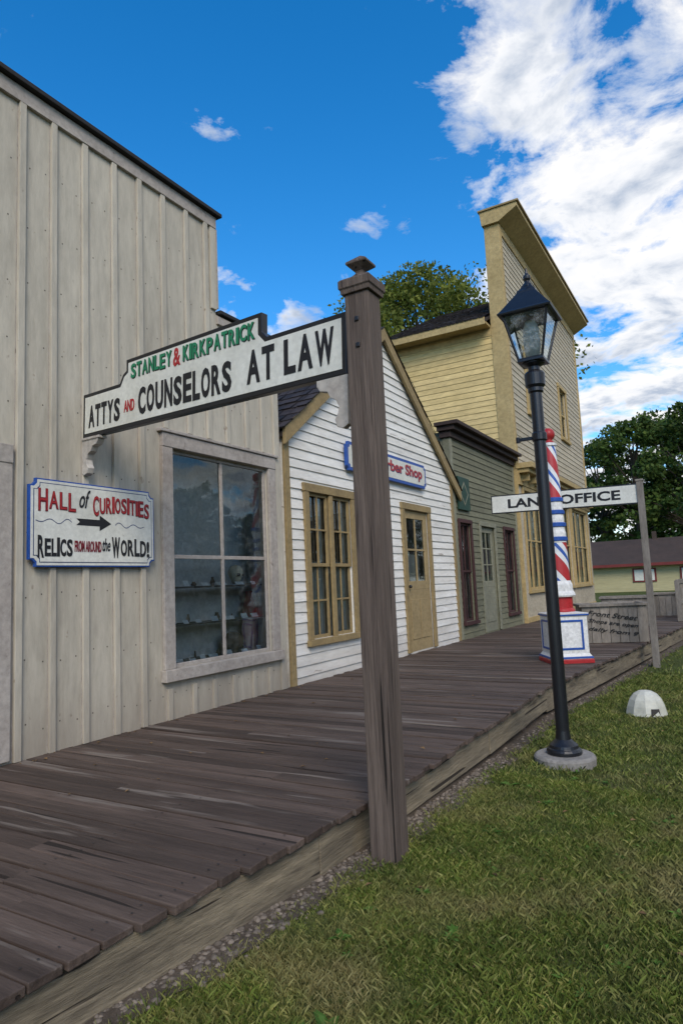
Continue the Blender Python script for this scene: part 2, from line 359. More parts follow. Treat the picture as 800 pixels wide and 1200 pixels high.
wl=[(3.05,1.75,.07),(3.25,1.62,.06),(3.5,1.9,.06),(3.0,3.45,.06),(3.9,3.0,.04),(3.15,1.5,.06),(4.3,4.2,.05),(2.85,4.3,.06),(3.6,2.35,.04),(4.05,2.6,.05),(2.83,2.2,.05)]
wl+=[(random.uniform(2.8,4.6),random.uniform(1.5,5),random.uniform(.02,.045)) for _ in range(120)]
for (cx_,cy_,s) in wl:
    for k in range(9):
        a=random.random()*6.28; l=s*random.uniform(.5,1.1); h=s*random.uniform(.2,.6); w_=l*.22
        z0=gz(cx_,cy_)+.008; d=(math.cos(a),math.sin(a)); p=(-d[1],d[0])
        wm.poly([(cx_,cy_,z0),(cx_+d[0]*l*.5+p[0]*w_,cy_+d[1]*l*.5+p[1]*w_,z0+h*.6),(cx_+d[0]*l,cy_+d[1]*l,z0+h*.65),(cx_+d[0]*l*.5-p[0]*w_,cy_+d[1]*l*.5-p[1]*w_,z0+h*.55)])
wm.build('weeds',leafmat('weed_leaves',(.05,.12,.02),(.08,.17,.03),(.11,.21,.05),.2))
dl=MB()
for k in range(130):
    if k<60: x=random.uniform(.05,2.4); y=random.uniform(1.5,9); z=.004
    else: x=random.uniform(2.6,5); y=random.uniform(1.2,7); z=gz(x,y)+.02
    if k<25: x=random.uniform(.03,.15)
    s=random.uniform(.010,.024); a=random.random()*6.28; c,sn=math.cos(a)*s,math.sin(a)*s
    dl.poly([(x-c,y-sn,z),(x+sn*.5,y-c*.5,z+.004+s*.2),(x+c,y+sn,z+.002),(x-sn*.5,y+c*.5,z+.006)])
dl.build('fallen_leaves',M_dead)

# ------------------------------------------------------------------ boardwalk
bw=empty('boardwalk'); random.seed(5)
pm=MB(); nails=MB(); y=-2.5
while y<33:
    wdt=random.choice((.118,.122,.126,.13)); g=random.uniform(.005,.013); e=edge(y)+random.uniform(-.018,.014)+.02; dz=random.uniform(-.005,.005); tl=random.uniform(-.003,.003)
    x0=.0; sk=random.uniform(-.004,.004)
    cuts=[x0,e] if random.random()<.7 else [x0,random.uniform(.8,1.9),e]
    for ca,cb in zip(cuts,cuts[1:]):
        cb2=cb-(0 if cb==e else .004); d2=dz+random.uniform(-.0015,.0015)
        b=[(ca,y,-.036),(cb2,y+sk,-.036),(cb2,y+wdt-g+sk,-.036),(ca,y+wdt-g,-.036)]
        t=[(ca,y,d2),(cb2,y+sk,d2-.004+tl),(cb2,y+wdt-g+sk,d2-.004-tl),(ca,y+wdt-g,d2)]
        pm.hexa(b,t)
    if y<14:
        for xr in (.12,.9,1.7,e-.09):
            for q in (.03,.085):
                r=.004; xx=xr+random.uniform(-.01,.01); nails.quad((xx-r,y+q-r,dz+.0022),(xx+r,y+q-r,dz+.0022),(xx+r,y+q+r,dz+.0022),(xx-r,y+q+r,dz+.0022))
    y+=wdt
pm.build('planks',M_deck,bw,bevel=.004); nails.build('nail_heads',M_black,bw)
fm=MB(); fy=[-3,1.05,2.6,4.9,6.72,8.42,11,14.38,17,20,27,34]
for a,b in zip(fy,fy[1:]):
    xa,xb=edge(a)-.02,edge(b)-.02; j=random.uniform(-.004,.004); zb=-.235 if a<5 else -.265
    fm.hexa([(xa-.045,a+.004,zb),(xa+j,a+.004,zb),(xb+j,b-.004,zb),(xb-.045,b-.004,zb)],[(xa-.045,a+.004,-.04),(xa+j,a+.004,-.04),(xb+j,b-.004,-.04),(xb-.045,b-.004,-.04)])
fm.build('edge_beam',M_deckend,bw,bevel=.006)
lm=MB()
for yv in np.arange(-2,34,1.6): lm.box(edge(yv)-.22,edge(yv)-.08,yv,yv+.12,-.5,-.04)
lm.box(-.05,.0,-2.5,33,-.5,-.04)
lm.build('support_posts',M_deck,bw)

# ------------------------------------------------------------------ facade helpers
def clap(mb,rngf,z0,z1,exp,xp,opens=(),jit=.0,face='x',yp=None):
    z=z0
    while z<z1-1e-4:
        zt=min(z+exp,z1); a0,b0=rngf(z); a1,b1=rngf(zt)
        cuts=[(o[0],o[1]) for o in opens if o[2]<zt-.01 and o[3]>z+.01]; cuts.sort()
        pts=[(a0,a1)]
        for c in cuts: pts.append((c[0],c[0])); pts.append((c[1],c[1]))
        pts.append((b0,b1))
        for i in range(0,len(pts),2):
            (p0,p1),(q0,q1)=pts[i],pts[i+1]
            if q0-p0<.01: continue
            n=max(1,int((q0-p0)/2.6)); cutsb=[0]+sorted(random.uniform(.2,.8) for _ in range(n-1))+[1]
            for u,v_ in zip(cutsb,cutsb[1:]):
                A0=p0+(q0-p0)*u; B0=p0+(q0-p0)*v_; A1=p1+(q1-p1)*u; B1=p1+(q1-p1)*v_
                j=[random.uniform(-jit,jit) for _ in range(4)]; o=.018
                zb0=z+j[0]*1.5; zb1=z+j[1]*1.5; o0=o+abs(j[2]); o1=o+abs(j[3])
                if face=='x':
                    q=[(xp+o0,A0,zb0),(xp+o1,B0,zb1),(xp+.003,B1,zt+.012),(xp+.003,A1,zt+.012)]
                    mb.poly(q); mb.poly([(xp,A0,zb0),(xp,B0,zb1),q[1],q[0]])
                else:
                    q=[(A0,yp-o0,zb0),(B0,yp-o1,zb1),(B1,yp-.003,zt+.012),(A1,yp-.003,zt+.012)]
                    mb.poly(q); mb.poly([(A0,yp,zb0),(B0,yp,zb1),q[1],q[0]])
        z+=exp
def wall_holes(mb,x0,x1,ya,yb,z0,z1,opens):
    ysx=sorted(set([ya,yb]+[o[0] for o in opens]+[o[1] for o in opens]))
    for a,b in zip(ysx,ysx[1:]):
        m=(a+b)/2; hs_=sorted([(o[2],o[3]) for o in opens if o[0]<m<o[1]]); z=z0
        for h in hs_:
            if h[0]>z+.001: mb.box(x0,x1,a,b,z,h[0])
            z=h[1]
        if z<z1: mb.box(x0,x1,a,b,z,z1)
def casing(mb,xp,o,w,t,sill=0,head=0):
    a,b,c,d=o
    mb.box(xp,xp+t,a-w,a,c,d); mb.box(xp,xp+t,b,b+w,c,d); mb.box(xp,xp+t+.006,a-w-head,b+w+head,d,d+w)
    if sill: mb.box(xp,xp+t+.03,a-w-.02,b+w+.02,c-sill,c)
def room(parent,x0,x1,y0,y1,z0,z1,mat):
    m=MB()
    m.quad((x0,y0,z0),(x0,y1,z0),(x0,y1,z1),(x0,y0,z1)); m.quad((x0,y0,z0),(x1,y0,z0),(x1,y0,z1),(x0,y0,z1)); m.quad((x0,y1,z0),(x1,y1,z0),(x1,y1,z1),(x0,y1,z1))
    m.quad((x0,y0,z0),(x1,y0,z0),(x1,y1,z0),(x0,y1,z0)); m.quad((x0,y0,z1),(x1,y0,z1),(x1,y1,z1),(x0,y1,z1))
    return m.build('interior',mat,parent)
def grid_sash(mb,xp,o,nv,nh,fr=.05,mu=.022,t=.03):
    a,b,c,d=o
    mb.box(xp,xp+t,a,a+fr,c,d); mb.box(xp,xp+t,b-fr,b,c,d); mb.box(xp,xp+t,a+fr,b-fr,c,c+fr); mb.box(xp,xp+t,a+fr,b-fr,d-fr,d)
    for i in range(1,nv): y=a+fr+(b-a-2*fr)*i/nv; mb.box(xp+.003,xp+t-.004,y-mu/2,y+mu/2,c+fr,d-fr)
    for i in range(1,nh): z=c+fr+(d-c-2*fr)*i/nh; mb.box(xp+.005,xp+t-.006,a+fr,b-fr,z-mu/2,z+mu/2)
def pane(parent,xp,o,name='glass_pane',mat=None):
    a,b,c,d=o; m=MB(); m.quad((xp,a,c),(xp,b,c),(xp,b,d),(xp,a,d)); return m.build(name,mat or M_glass,parent,recalc=False)
def shingles(mb,p00,p10,p11,p01,rows,cols):
    p00,p10,p11,p01=[Vector(p) for p in (p00,p10,p11,p01)]
    nrm=(p10-p00).cross(p01-p00).normalized()
    if nrm.z<0: nrm=-nrm
    for r in range(rows):
        v0=r/rows; v1=min(1,(r+1.25)/rows)
        c=0.0
        while c<1:
            w_=random.uniform(.6,1.4)/cols; c1=min(1,c+w_)
            def P(u,v): return p00*(1-u)*(1-v)+p10*u*(1-v)+p11*u*v+p01*(1-u)*v
            lift=random.uniform(.012,.03)
            a,b=P(c,v0)+nrm*lift,P(c1-.08/cols,v0)+nrm*lift; d,e=P(c1-.08/cols,v1)+nrm*.004,P(c,v1)+nrm*.004
            mb.poly([tuple(a),tuple(b),tuple(d),tuple(e)]); mb.poly([tuple(P(c,v0)),tuple(P(c1-.08/cols,v0)),tuple(b),tuple(a)])
            c=c1

def text(body,parent,loc,rot,width,height,mat,name='lettering',off=.0,shear=0,extr=.002,space=1.0):
    c=bpy.data.curves.new(name,'FONT'); c.body=body; c.size=1; c.offset=off; c.shear=shear; c.extrude=extr; c.space_character=space; c.resolution_u=3
    c.align_x='LEFT'; c.materials.append(mat)
    o=bpy.data.objects.new(name,c); link(o,parent)
    bpy.context.view_layer.update()
    d=o.dimensions; bb=[Vector(b) for b in o.bound_box]; mnx=min(b.x for b in bb); mny=min(b.y for b in bb)
    sx_=width/max(d.x,1e-3); sy_=height/max(d.y,1e-3)
    o.scale=(sx_,sy_,1); o.rotation_euler=rot
    Rm=Matrix.Rotation(rot[2],3,'Z')@Matrix.Rotation(rot[1],3,'Y')@Matrix.Rotation(rot[0],3,'X')
    o.location=Vector(loc)-Rm@Vector((mnx*sx_,mny*sy_,0))
    return o
RX=(math.pi/2,0,math.pi/2)
RY=(math.pi/2,0,0)

# ================================================================== BUILDING 1
b1=empty('board_and_batten_store'); random.seed(21)
YR=5.86
W1=(4.22,5.63,.42,2.35); D1=(1.75,2.58,.02,2.0)
m=MB(); wall_holes(m,-.16,0,-4,4.88,-.3,4.84,[D1,(W1[0],4.88,W1[2],W1[3])]); wall_holes(m,-.16,0,4.88,YR,-.3,3.82,[(4.88,W1[1],W1[2],W1[3])])
m.build('front_wall',M_b1,b1)
m=MB(); shadow_strips=MB()
ylist=[]
y=YR-.30
while y>-3.9: ylist.append(y); y-=.283
for y in ylist:
    top=4.72 if y<4.86 else 3.80
    y_=y+random.uniform(-.012,.012); w_=.05
    segs=[(.0,top)]
    for o in (W1,D1):
        if o[0]-.14<y_+w_ and y_<o[1]+.14:
            segs=[(0,o[2]-.16)] if o is W1 else []
            segs.append((o[3]+.17,top))
    for s in segs:
        if s[1]-s[0]>.05:
            m.box(0,.026+random.uniform(-.003,.003),y_,y_+w_+random.uniform(-.004,.004),s[0],s[1])
            shadow_strips.box(-.001,.0012,y_-.006,y_+w_+.006,s[0],s[1])  # thin darker strip paints a shadow line along both batten edges
m.box(0,.024,4.80,4.88,3.86,4.72); m.box(0,.026,YR-.09,YR,0,3.8)
m.build('battens',M_b1,b1,bevel=.003); shadow_strips.build('batten_painted_shadows',M_b1trim,b1)
nm=MB()
for y in ylist:
    for z in np.arange(.2,4.7,.45):
        if y>4.8 and z>3.7: continue
        if W1[0]-.2<y<W1[1]+.1 and .25<z<2.5: continue
        for dy in (-.05,.10):
            r=.005; yy_=y+dy+random.uniform(-.01,.01); z_=z+random.uniform(-.03,.03); nm.quad((.0016,yy_-r,z_-r),(.0016,yy_+r,z_-r),(.0016,yy_+r,z_+r),(.0016,yy_-r,z_+r))
nm.build('nail_heads',M_shelf,b1)
m=MB(); m.box(0,.030,-4,4.885,4.72,4.84); m.box(0,.028,4.885,YR+.005,3.72,3.80)
m.box(-.12,.026,4.885,4.90,3.88,4.72)
m.build('frieze_board',M_b1trim,b1,bevel=.003)
m=MB(); m.box(-.22,.075,-4,4.93,4.845,4.885); m.box(-.20,.05,4.90,YR+.04,3.825,3.865); m.build('roof_cap',M_cap,b1,bevel=.006)
m=MB(); casing(m,.002,W1,.125,.035,sill=.10,head=.0); casing(m,.002,D1,.13,.03)
m.box(.0,.06,W1[0]-.16,W1[1]+.16,W1[3]+.128,W1[3]+.155)
m.build('casings',M_b1trim,b1,bevel=.005)
m=MB(); grid_sash(m,-.05,W1,2,2,fr=.035,mu=.035,t=.035); m.build('window_sash',M_b1trim,b1,bevel=.003)
pane(b1,-.035,W1,mat=M_glassb)
m=MB(); m.box(-.09,-.04,D1[0],D1[1],.02,2.0); m.build('door',M_b1trim,b1)
room(b1,-.44,-.05,4.05,5.80,.20,2.6,M_inner1)
m=MB()
for z in (.78,1.12): m.box(-.36,-.10,4.10,5.78,z-.015,z)
m.box(-.43,-.10,4.06,5.79,.40,.43); m.build('display_shelves',M_shelf,b1)
m=MB()
for z in (.43,.78,1.12):
    y=4.24
    while y<5.6:
        w_=random.uniform(.06,.15); h_=random.uniform(.03,.055); m.poly([(-.11,y,z+.002),(-.11,y+w_,z+.002),(-.135,y+w_,z+h_),(-.135,y,z+h_)]); y+=w_+random.uniform(.05,.17)
m.build('label_cards',M_card,b1)
m=MB()
for z in (.43,.78,1.12):
    for k in range(4):
        y=4.36+k*.32+random.uniform(-.09,.09); r=random.uniform(.012,.035); h=random.uniform(.03,.09)
        if z>1 and 5.15<y<5.5: continue
        m.lathe([(r*.6,z),(r,z+h*.4),(r*.5,z+h*.8),(r*.6,z+h)],-.22-random.random()*.1,y,10)
m.build('curios',M_curio,b1,smooth=True)
m=MB(); m.lathe([(.03,1.13),(.045,1.15),(.06,1.19),(.078,1.235),(.073,1.275),(.045,1.31),(.01,1.32)],-.18,5.30,16); m.build('skull',M_bone,b1,smooth=True)
m=MB(); m.lathe([(.014,1.205),(.020,1.22),(.014,1.235)],-.112,5.265,8); m.lathe([(.014,1.205),(.020,1.22),(.014,1.235)],-.116,5.335,8); m.build('skull_eyes',M_blacktext,b1)
m=MB(); m.lathe([(.07,.43),(.10,.6),(.08,.85),(.04,1.0),(.04,1.05)],-.3,5.66,14); m.build('red_costume',M_redcloth,b1,smooth=True)
m=MB(); m.lathe([(.03,.44),(.09,.48),(.12,.54),(.10,.60),(.04,.64)],-.28,5.35,14); m.build('round_pot',M_curio,b1,smooth=True)
m=MB(); m.box(-9,-.17,-4,YR-.02,-.3,.15); m.box(-9,-1.15,-4,YR-.02,.15,3.2); m.box(-1.15,-.17,YR-.05,YR-.02,.15,3.2); m.box(-1.15,-.17,-4,3.9,.15,3.2)
m.prism([(-4,3.2),(YR,3.2),(YR-.2,3.6),(2,4.3),(-4,4.3)],'x',-9,-.17)
m.build('building_body',M_b1,b1)

hs_=empty('hall_of_curiosities_sign',(0.03,0,0))
def notched(y0,y1,z0,z1,r):
    return [(y0+r,z0),(y1-r,z0),(y1-r,z0+r*.5),(y1-r*.5,z0+r),(y1,z0+r),(y1,z1-r),(y1-r*.5,z1-r),(y1-r,z1-r*.5),(y1-r,z1),(y0+r,z1),(y0+r,z1-r*.5),(y0+r*.5,z1-r),(y0,z1-r),(y0,z0+r),(y0+r*.5,z0+r),(y0+r,z0+r*.5)]
m=MB(); m.prism(notched(2.82,3.97,1.29,1.92,.05),'x',-.008,.02); m.build('border',M_blue,hs_,bevel=.002)
m=MB(); m.prism(notched(2.831,3.959,1.301,1.909,.05),'x',.02,.023); m.build('white_margin',M_signwhite,hs_)
m=MB(); m.prism(notched(2.85,3.94,1.32,1.89,.048),'x',.023,.0245); m.build('thin_line',M_navy,hs_)
m=MB(); m.prism(notched(2.856,3.934,1.326,1.884,.047),'x',.0245,.026); m.build('white_face',M_signwhite,hs_)
fx=.0275
def T(b,y0,y1,z0,z1,mat,dx=0,**k): return text(b,hs_,(fx+dx,y0,z0),RX,y1-y0,z1-z0,mat,**k)
def arc(word,y0,y1,zc,rise,h,mat,hl=None,**k):
    ws={'I':.45,'!':.45,'W':1.25,'L':.85}; tot=sum(ws.get(c,1) for c in word); y=y0; kk=(y1-y0)/tot
    for i,ch in enumerate(word):
        w_=ws.get(ch,1)*kk; u=(y+w_/2-y0)/(y1-y0)*2-1
        hh=h*(1.22 if i==0 else 1+.05*math.cos(i*2.1)); z0=zc+rise*(1-u*u)-(.01 if i==0 else 0)
        T(ch,y+w_*.06,y+w_*.94,z0,z0+hh,mat,**k)
        if hl: T(ch,y+w_*.10,y+w_*.90,z0+.006,z0+hh-.004,hl,dx=.0022,off=-.012)
        y+=w_
arc('HALL',2.88,3.20,1.685,.02,.135,M_wine,M_red,off=.03); T('of',3.225,3.325,1.73,1.87,M_blacktext,shear=.4,off=.01)
arc('CURIOSITIES',3.345,3.915,1.68,.03,.13,M_wine,M_red,off=.03)
arc('RELICS',2.88,3.17,1.365,.0,.13,M_blacktext,off=.03); T('FROM AROUND',3.185,3.425,1.40,1.485,M_wine,off=.025); T('the',3.435,3.51,1.41,1.51,M_blacktext,shear=.3,off=.01)
arc('WORLD!',3.52,3.91,1.365,.01,.135,M_blacktext,off=.03)
m=MB(); m.prism([(3.20,1.60),(3.41,1.60),(3.41,1.565),(3.52,1.625),(3.41,1.685),(3.41,1.65),(3.20,1.65),(3.23,1.625)],'x',.026,.0275); m.build('arrow',M_blacktext,hs_)
m=MB()
for s_,y0 in ((1,3.56),(-1,3.16)):
    for i in range(22):
        t=i/21; y=y0+s_*t*.28; z=1.615+.022*math.sin(t*12)*(1-t*.6); y2=y+s_*.0135; z2=1.615+.022*math.sin((i+1)/21*12)*(1-(i+1)/21*.6)
        m.hexa([(.026,y,z),(.0272,y,z),(.0272,y2,z2),(.026,y2,z2)],[(.026,y,z+.006),(.0272,y,z+.006),(.0272,y2,z2+.006),(.026,y2,z2+.006)])
m.build('scrollwork',M_navy,hs_)

# ================================================================== ATTYS SIGN + POST
sp=empty('attorneys_sign',(.02,3.31,2.275),(0,math.radians(2.1),math.atan2(2.97-3.31,2.53)))
Ls=2.56
out=[(0,0),(Ls,0),(Ls,.34),(1.97,.34),(1.93,.38),(1.93,.50),(.56,.50),(.56,.42),(.52,.40),(.48,.34),(0,.34)]
def inset(pts,d):
    n=len(pts); r=[]
    for i in range(n):
        p0,p1,p2=Vector(pts[i-1]),Vector(pts[i]),Vector(pts[(i+1)%n])
        e1=(p1-p0).normalized(); e2=(p2-p1).normalized(); n1=Vector((-e1.y,e1.x)); n2=Vector((-e2.y,e2.x)); k=(n1+n2)/(1+n1.dot(n2)); r.append(tuple(p1+k*d))
    return r
m=MB(); m.prism(out,'y',-.022,.03); m.build('sign_board',M_black,sp,bevel=.004)
inn=inset(out,.03)
m=MB(); m.prism(inn,'y',-.025,-.0215); m.build('white_face',M_signwhite,sp)
def S(b,u0,u1,z0,z1,mat,dx=0,**k):
    return text(b,sp,(u0,-.0265-dx,z0),RY,u1-u0,z1-z0,mat,**k)
def SW_(word,u0,u1,z0,z1,mat,off=.035,sh=None):
    ws={'I':.45,' ':.5,'L':.85,'W':1.25,'M':1.2,'A':1.05,'T':.95}
    tot=sum(ws.get(c,1) for c in word); u=u0; k=(u1-u0)/tot
    for c in word:
        w_=ws.get(c,1)*k
        if c!=' ':
            dz=random.uniform(-.004,.004)
            if sh: S(c,u+w_*.07+.006,u+w_*.93+.006,z0+dz-.006,z1+dz-.006,sh,off=off,dx=-.0008)
            S(c,u+w_*.07,u+w_*.93,z0+dz,z1+dz,mat,off=off)
        u+=w_
random.seed(4)
SW_('ATTYS',.08,.50,.07,.24,M_blacktext); S('AND',.545,.67,.115,.20,M_red,off=.02)
SW_('COUNSELORS',.71,1.68,.07,.265,M_blacktext); SW_('AT LAW',1.80,2.49,.075,.28,M_blacktext)
SW_('STANLEY',.62,1.09,.35,.455,M_signgreen,.03,M_blacktext); S('&',1.105,1.18,.335,.46,M_red,off=.02); SW_('KIRKPATRICK',1.20,1.88,.35,.455,M_signgreen,.03,M_blacktext)
def corbel(s,t=1):
    return [(0,0),(0,-.27*s),(.035*t,-.29*s),(.075*t,-.275*s),(.09*t,-.235*s),(.07*t,-.205*s),(.06*t,-.17*s),(.08*t,-.13*s),(.12*t,-.11*s),(.14*t,-.075*s),(.19*t,-.065*s),(.215*t,-.035*s),(.215*t,0)]
M_brk=surf('bracket_gray_paint',(.52,.48,.42),(.36,.32,.28),scale=4,fine=20,bump=.3,spots=(14,.62,(.18,.15,.13)))
m=MB(); m.prism(corbel(1),'y',-.028,.028); m.prism([(0,-.002),(.24,-.002),(.24,-.022),(0,-.022)],'y',-.036,.036); m.build('scroll_bracket_wall',M_brk,sp,bevel=.004)
m=MB(); m.prism([(Ls-x*1.0,z) for x,z in corbel(1)],'y',-.018,.022); m.build('scroll_bracket_post',M_brk,sp,bevel=.004)
po=empty('sign_post',(2.665,2.95,0))
m=MB(); h=.07
m.hexa([(-h,-h,-.35),(h,-h,-.35),(h,h,-.35),(-h,h,-.35)],[(-h,-h,2.575),(h,-h,2.575),(h,h,2.575),(-h,h,2.575)]); m.build('shaft',M_post,po,bevel=.008)
def sq(mb,prof):
    mb.lathe([(r*math.sqrt(2),z) for r,z in prof],0,0,4,math.pi/4)
m=MB(); sq(m,[(.083,2.575),(.086,2.60),(.093,2.605),(.093,2.645),(.085,2.655),(.04,2.68),(.022,2.70),(.022,2.715)]); m.build('cap',M_post,po,bevel=.003)
m=MB(); sq(m,[(.022,2.715),(.060,2.745),(.060,2.757),(.006,2.80)]); m.build('finial',M_post,po,bevel=.003)
bm_=MB()
for z in (2.28,2.42): bm_.box(-.012,.012,-.078,-.069,z,z+.024)
bm_.build('bolts',M_black,po,bevel=.003)

# ================================================================== BARBER SHOP
b2=empty('barber_shop'); random.seed(31)
XB=-.02; yl,yr=5.98,11.2; ym=(yl+yr)/2; ze=2.86; za=4.84
def r2(z):
    if z<=ze: return (yl,yr)
    t=(z-ze)/(za-ze); return (yl+(ym-yl)*t,yr-(yr-ym)*t)
WB=(6.43,7.43,.46,2.18); DB=(9.07,9.98,.02,2.18)
m=MB(); clap(m,r2,-.04,za-.05,.118,XB,[WB,DB],jit=.0055); m.build('clapboards',M_white,b2)
m=MB(); wall_holes(m,XB-.12,XB,yl,yr,-.3,ze,[WB,DB]); m.prism([(yl,ze),(yr,ze),(ym,za)],'x',XB-.12,XB); m.build('front_wall',M_white,b2)
m=MB(); m.box(XB,XB+.03,yl-.01,yl+.09,-.02,ze+.02); m.box(XB,XB+.03,yr-.09,yr+.01,-.02,ze+.02)
def rake(mb,ya,zea,yb,zeb,x0,x1,w_): mb.prism([(ya,zea-w_),(yb,zeb-w_),(yb,zeb),(ya,zea)],'x',x0,x1)
sl=(za-ze)/(ym-yl); oh=.28; ohl=.06
rake(m,yl-ohl,ze-ohl*sl+.04,ym,za+.04,.03,.075,.19); rake(m,ym,za+.04,yr+oh,ze-oh*sl+.04,.03,.075,.19)
m.build('corner_and_rake_boards',M_tan,b2,bevel=.004)
m=MB(); casing(m,XB+.015,WB,.10,.03,sill=.07,head=.015); casing(m,XB+.015,DB,.10,.03,head=.01); m.box(XB+.01,XB+.04,6.89,6.97,.46,2.18)
m.build('casings',M_tan,b2,bevel=.004)
m=MB()
for a,b in ((6.43,6.89),(6.97,7.43)):
    grid_sash(m,-.07,(a,b,.46,1.34),2,2,fr=.04); grid_sash(m,-.045,(a,b,1.30,2.18),2,2,fr=.04)
m.build('window_sash',M_tan,b2,bevel=.002)
pane(b2,-.055,WB)
m=MB()
for a,b in ((6.45,6.87),(6.99,7.41)):
    n=24
    for i in range(n):
        y0=a+(b-a)*i/n; y1=a+(b-a)*(i+1)/n; x0=-.12+.018*math.sin(i*1.9); x1=-.12+.018*math.sin((i+1)*1.9); zt=1.36
        m.quad((x0,y0,.48),(x1,y1,.48),(x1,y1,zt),(x0,y0,zt))
    for s_,t_ in ((a,a+.1),(b-.1,b)): m.quad((-.10,s_,1.36),(-.10,t_,1.36),(-.10,t_,2.14),(-.10,s_,2.14))
m.build('curtains',M_curtain,b2,smooth=True)
m=MB(); xd=-.06; grid_sash(m,xd,(9.07,9.98,.95,2.18),2,2,fr=.13,mu=.03,t=.04); m.box(xd,xd+.04,9.07,9.98,.02,.949)
m.box(xd+.04,xd+.05,9.2,9.50,.2,.8); m.box(xd+.04,xd+.05,9.55,9.85,.2,.8); m.build('door',M_tandoor,b2,bevel=.004)
pane(b2,xd+.02,(9.2,9.85,1.05,2.1))
m=MB(); m.lathe([(.0,0),(.02,.01),(.028,.03),(.02,.05),(.0,.06)],0,0,12); o=m.build('door_knob',M_black,b2,smooth=True); o.location=(xd+.05,9.14,1.0); o.rotation_euler=(0,math.pi/2,0)
m=MB(); m.quad((-.13,9.22,1.06),(-.13,9.83,1.06),(-.13,9.83,1.5),(-.13,9.22,1.5)); m.build('door_curtain',M_curtain,b2)
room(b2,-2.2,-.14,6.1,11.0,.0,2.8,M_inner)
m=MB(); m.box(-8,-2.25,yl+.05,yr-.05,-.3,ze-.05); m.box(-2.25,-.14,yl+.03,yl+.09,-.3,ze-.05); m.box(-2.25,-.14,yr-.09,yr-.03,-.3,ze-.05); m.build('side_walls',M_white,b2)
m=MB(); ze_=ze-oh*sl; zl_=ze-ohl*sl
m.prism([(yl-ohl,zl_),(ym,za),(ym,za-.06),(yl-ohl,zl_-.06)],'x',-8,.03); m.prism([(yr+oh,ze_),(ym,za),(ym,za-.06),(yr+oh,ze_-.06)],'x',-8,.03); m.build('roof_deck',M_shingle,b2)
m=MB(); shingles(m,(-8,yl-ohl-.04,zl_+.02),(.12,yl-ohl-.04,zl_+.02),(.10,ym,za+.05),(-8,ym,za+.05),18,60); shingles(m,(-8,yr+oh+.02,ze_+.04),(.10,yr+oh+.02,ze_+.04),(.10,ym,za+.05),(-8,ym,za+.05),18,60)
m.build('roof_shingles',M_shingle,b2)
bs=empty('barber_shop_sign',(.04,0,0))
m=MB(); m.prism(notched(7.30,9.88,2.555,2.94,.05),'x',-.02,.02); m.build('blue_frame',M_blue,bs,bevel=.004)
m=MB(); m.prism(notched(7.35,9.83,2.60,2.895,.04),'x',.02,.0225); m.build('white_face',M_signwhite,bs)
text('Barber Shop',bs,(.024,8.15,2.645),RX,1.57,.215,M_navy,off=.04); text('Barber Shop',bs,(.0265,8.14,2.652),RX,1.57,.215,M_red,off=.02)

# ================================================================== GREEN STORE
b3=empty('sage_green_store'); random.seed(41)
yl,yr=11.27,15.36; zt=3.80; XG=-.03
G1=(11.50,12.08,.30,2.12); G2=(14.28,14.95,.30,2.12); GD=(12.68,13.55,.02,2.12)
m=MB(); clap(m,lambda z:(yl,yr),-.02,zt,.115,XG,[G1,G2,GD],jit=.001); m.build('clapboards',M_green,b3)
m=MB(); wall_holes(m,XG-.12,XG,yl,yr,-.3,zt,[G1,G2,GD]); m.box(-7,XG-.12,yl+.02,yl+.1,-.3,zt); m.box(-7,XG-.12,yr-.1,yr-.02,-.3,zt); m.box(-7,-1.6,yl+.1,yr-.1,-.3,zt-.4); m.build('walls',M_green,b3)
m=MB(); m.box(-.25,.21,yl-.14,yr+.04,zt+.09,zt+.16); m.box(-.22,.12,yl-.09,yr+.03,zt,zt+.09); m.box(-.20,.03,yl-.04,yr+.02,zt-.12,zt); m.build('cornice',M_brown,b3,bevel=.008)
m=MB(); m.box(-7,-.26,yl,yr,zt-.3,zt-.2); m.build('roof',M_cap,b3)
m=MB(); casing(m,XG+.012,G1,.07,.03,sill=.06); casing(m,XG+.012,G2,.07,.03,sill=.06)
for G in (G1,G2): grid_sash(m,-.09,(G[0],G[1],.30,1.22),2,1,fr=.04); grid_sash(m,-.07,(G[0],G[1],1.2,2.12),2,1,fr=.04)
m.build('window_trim',M_maroon,b3,bevel=.003)
pane(b3,-.075,G1); pane(b3,-.075,G2)
m=MB(); casing(m,XG+.012,GD,.09,.03); m.box(XG,XG+.028,yl,yl+.09,0,zt-.14); m.box(XG,XG+.028,yr-.09,yr,0,zt-.14)
xd=-.09; grid_sash(m,xd,(GD[0],GD[1],.9,2.12),2,3,fr=.12,mu=.025,t=.04); m.box(xd,xd+.04,GD[0],GD[1],.02,.899); m.box(xd+.04,xd+.05,GD[0]+.12,GD[1]-.12,.2,.78)
m.build('door_and_trim',M_greentrim,b3,bevel=.003); pane(b3,xd+.02,(GD[0]+.1,GD[1]-.1,1.0,2.05))
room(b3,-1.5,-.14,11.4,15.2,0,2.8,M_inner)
gs=empty('diamond_emblem_sign',(.0,0,0)); m=MB(); m.box(-.005,.03,11.46,12.06,2.36,2.98); m.build('panel',M_dkgreen,gs,bevel=.004)
m=MB(); m.prism([(11.76,2.44),(11.98,2.67),(11.76,2.90),(11.54,2.67)],'x',.03,.033); m.build('diamond',M_greentrim,gs); m=MB(); m.prism([(11.76,2.49),(11.93,2.67),(11.76,2.85),(11.59,2.67)],'x',.033,.036); m.build('diamond_inner',M_dkgreen,gs)

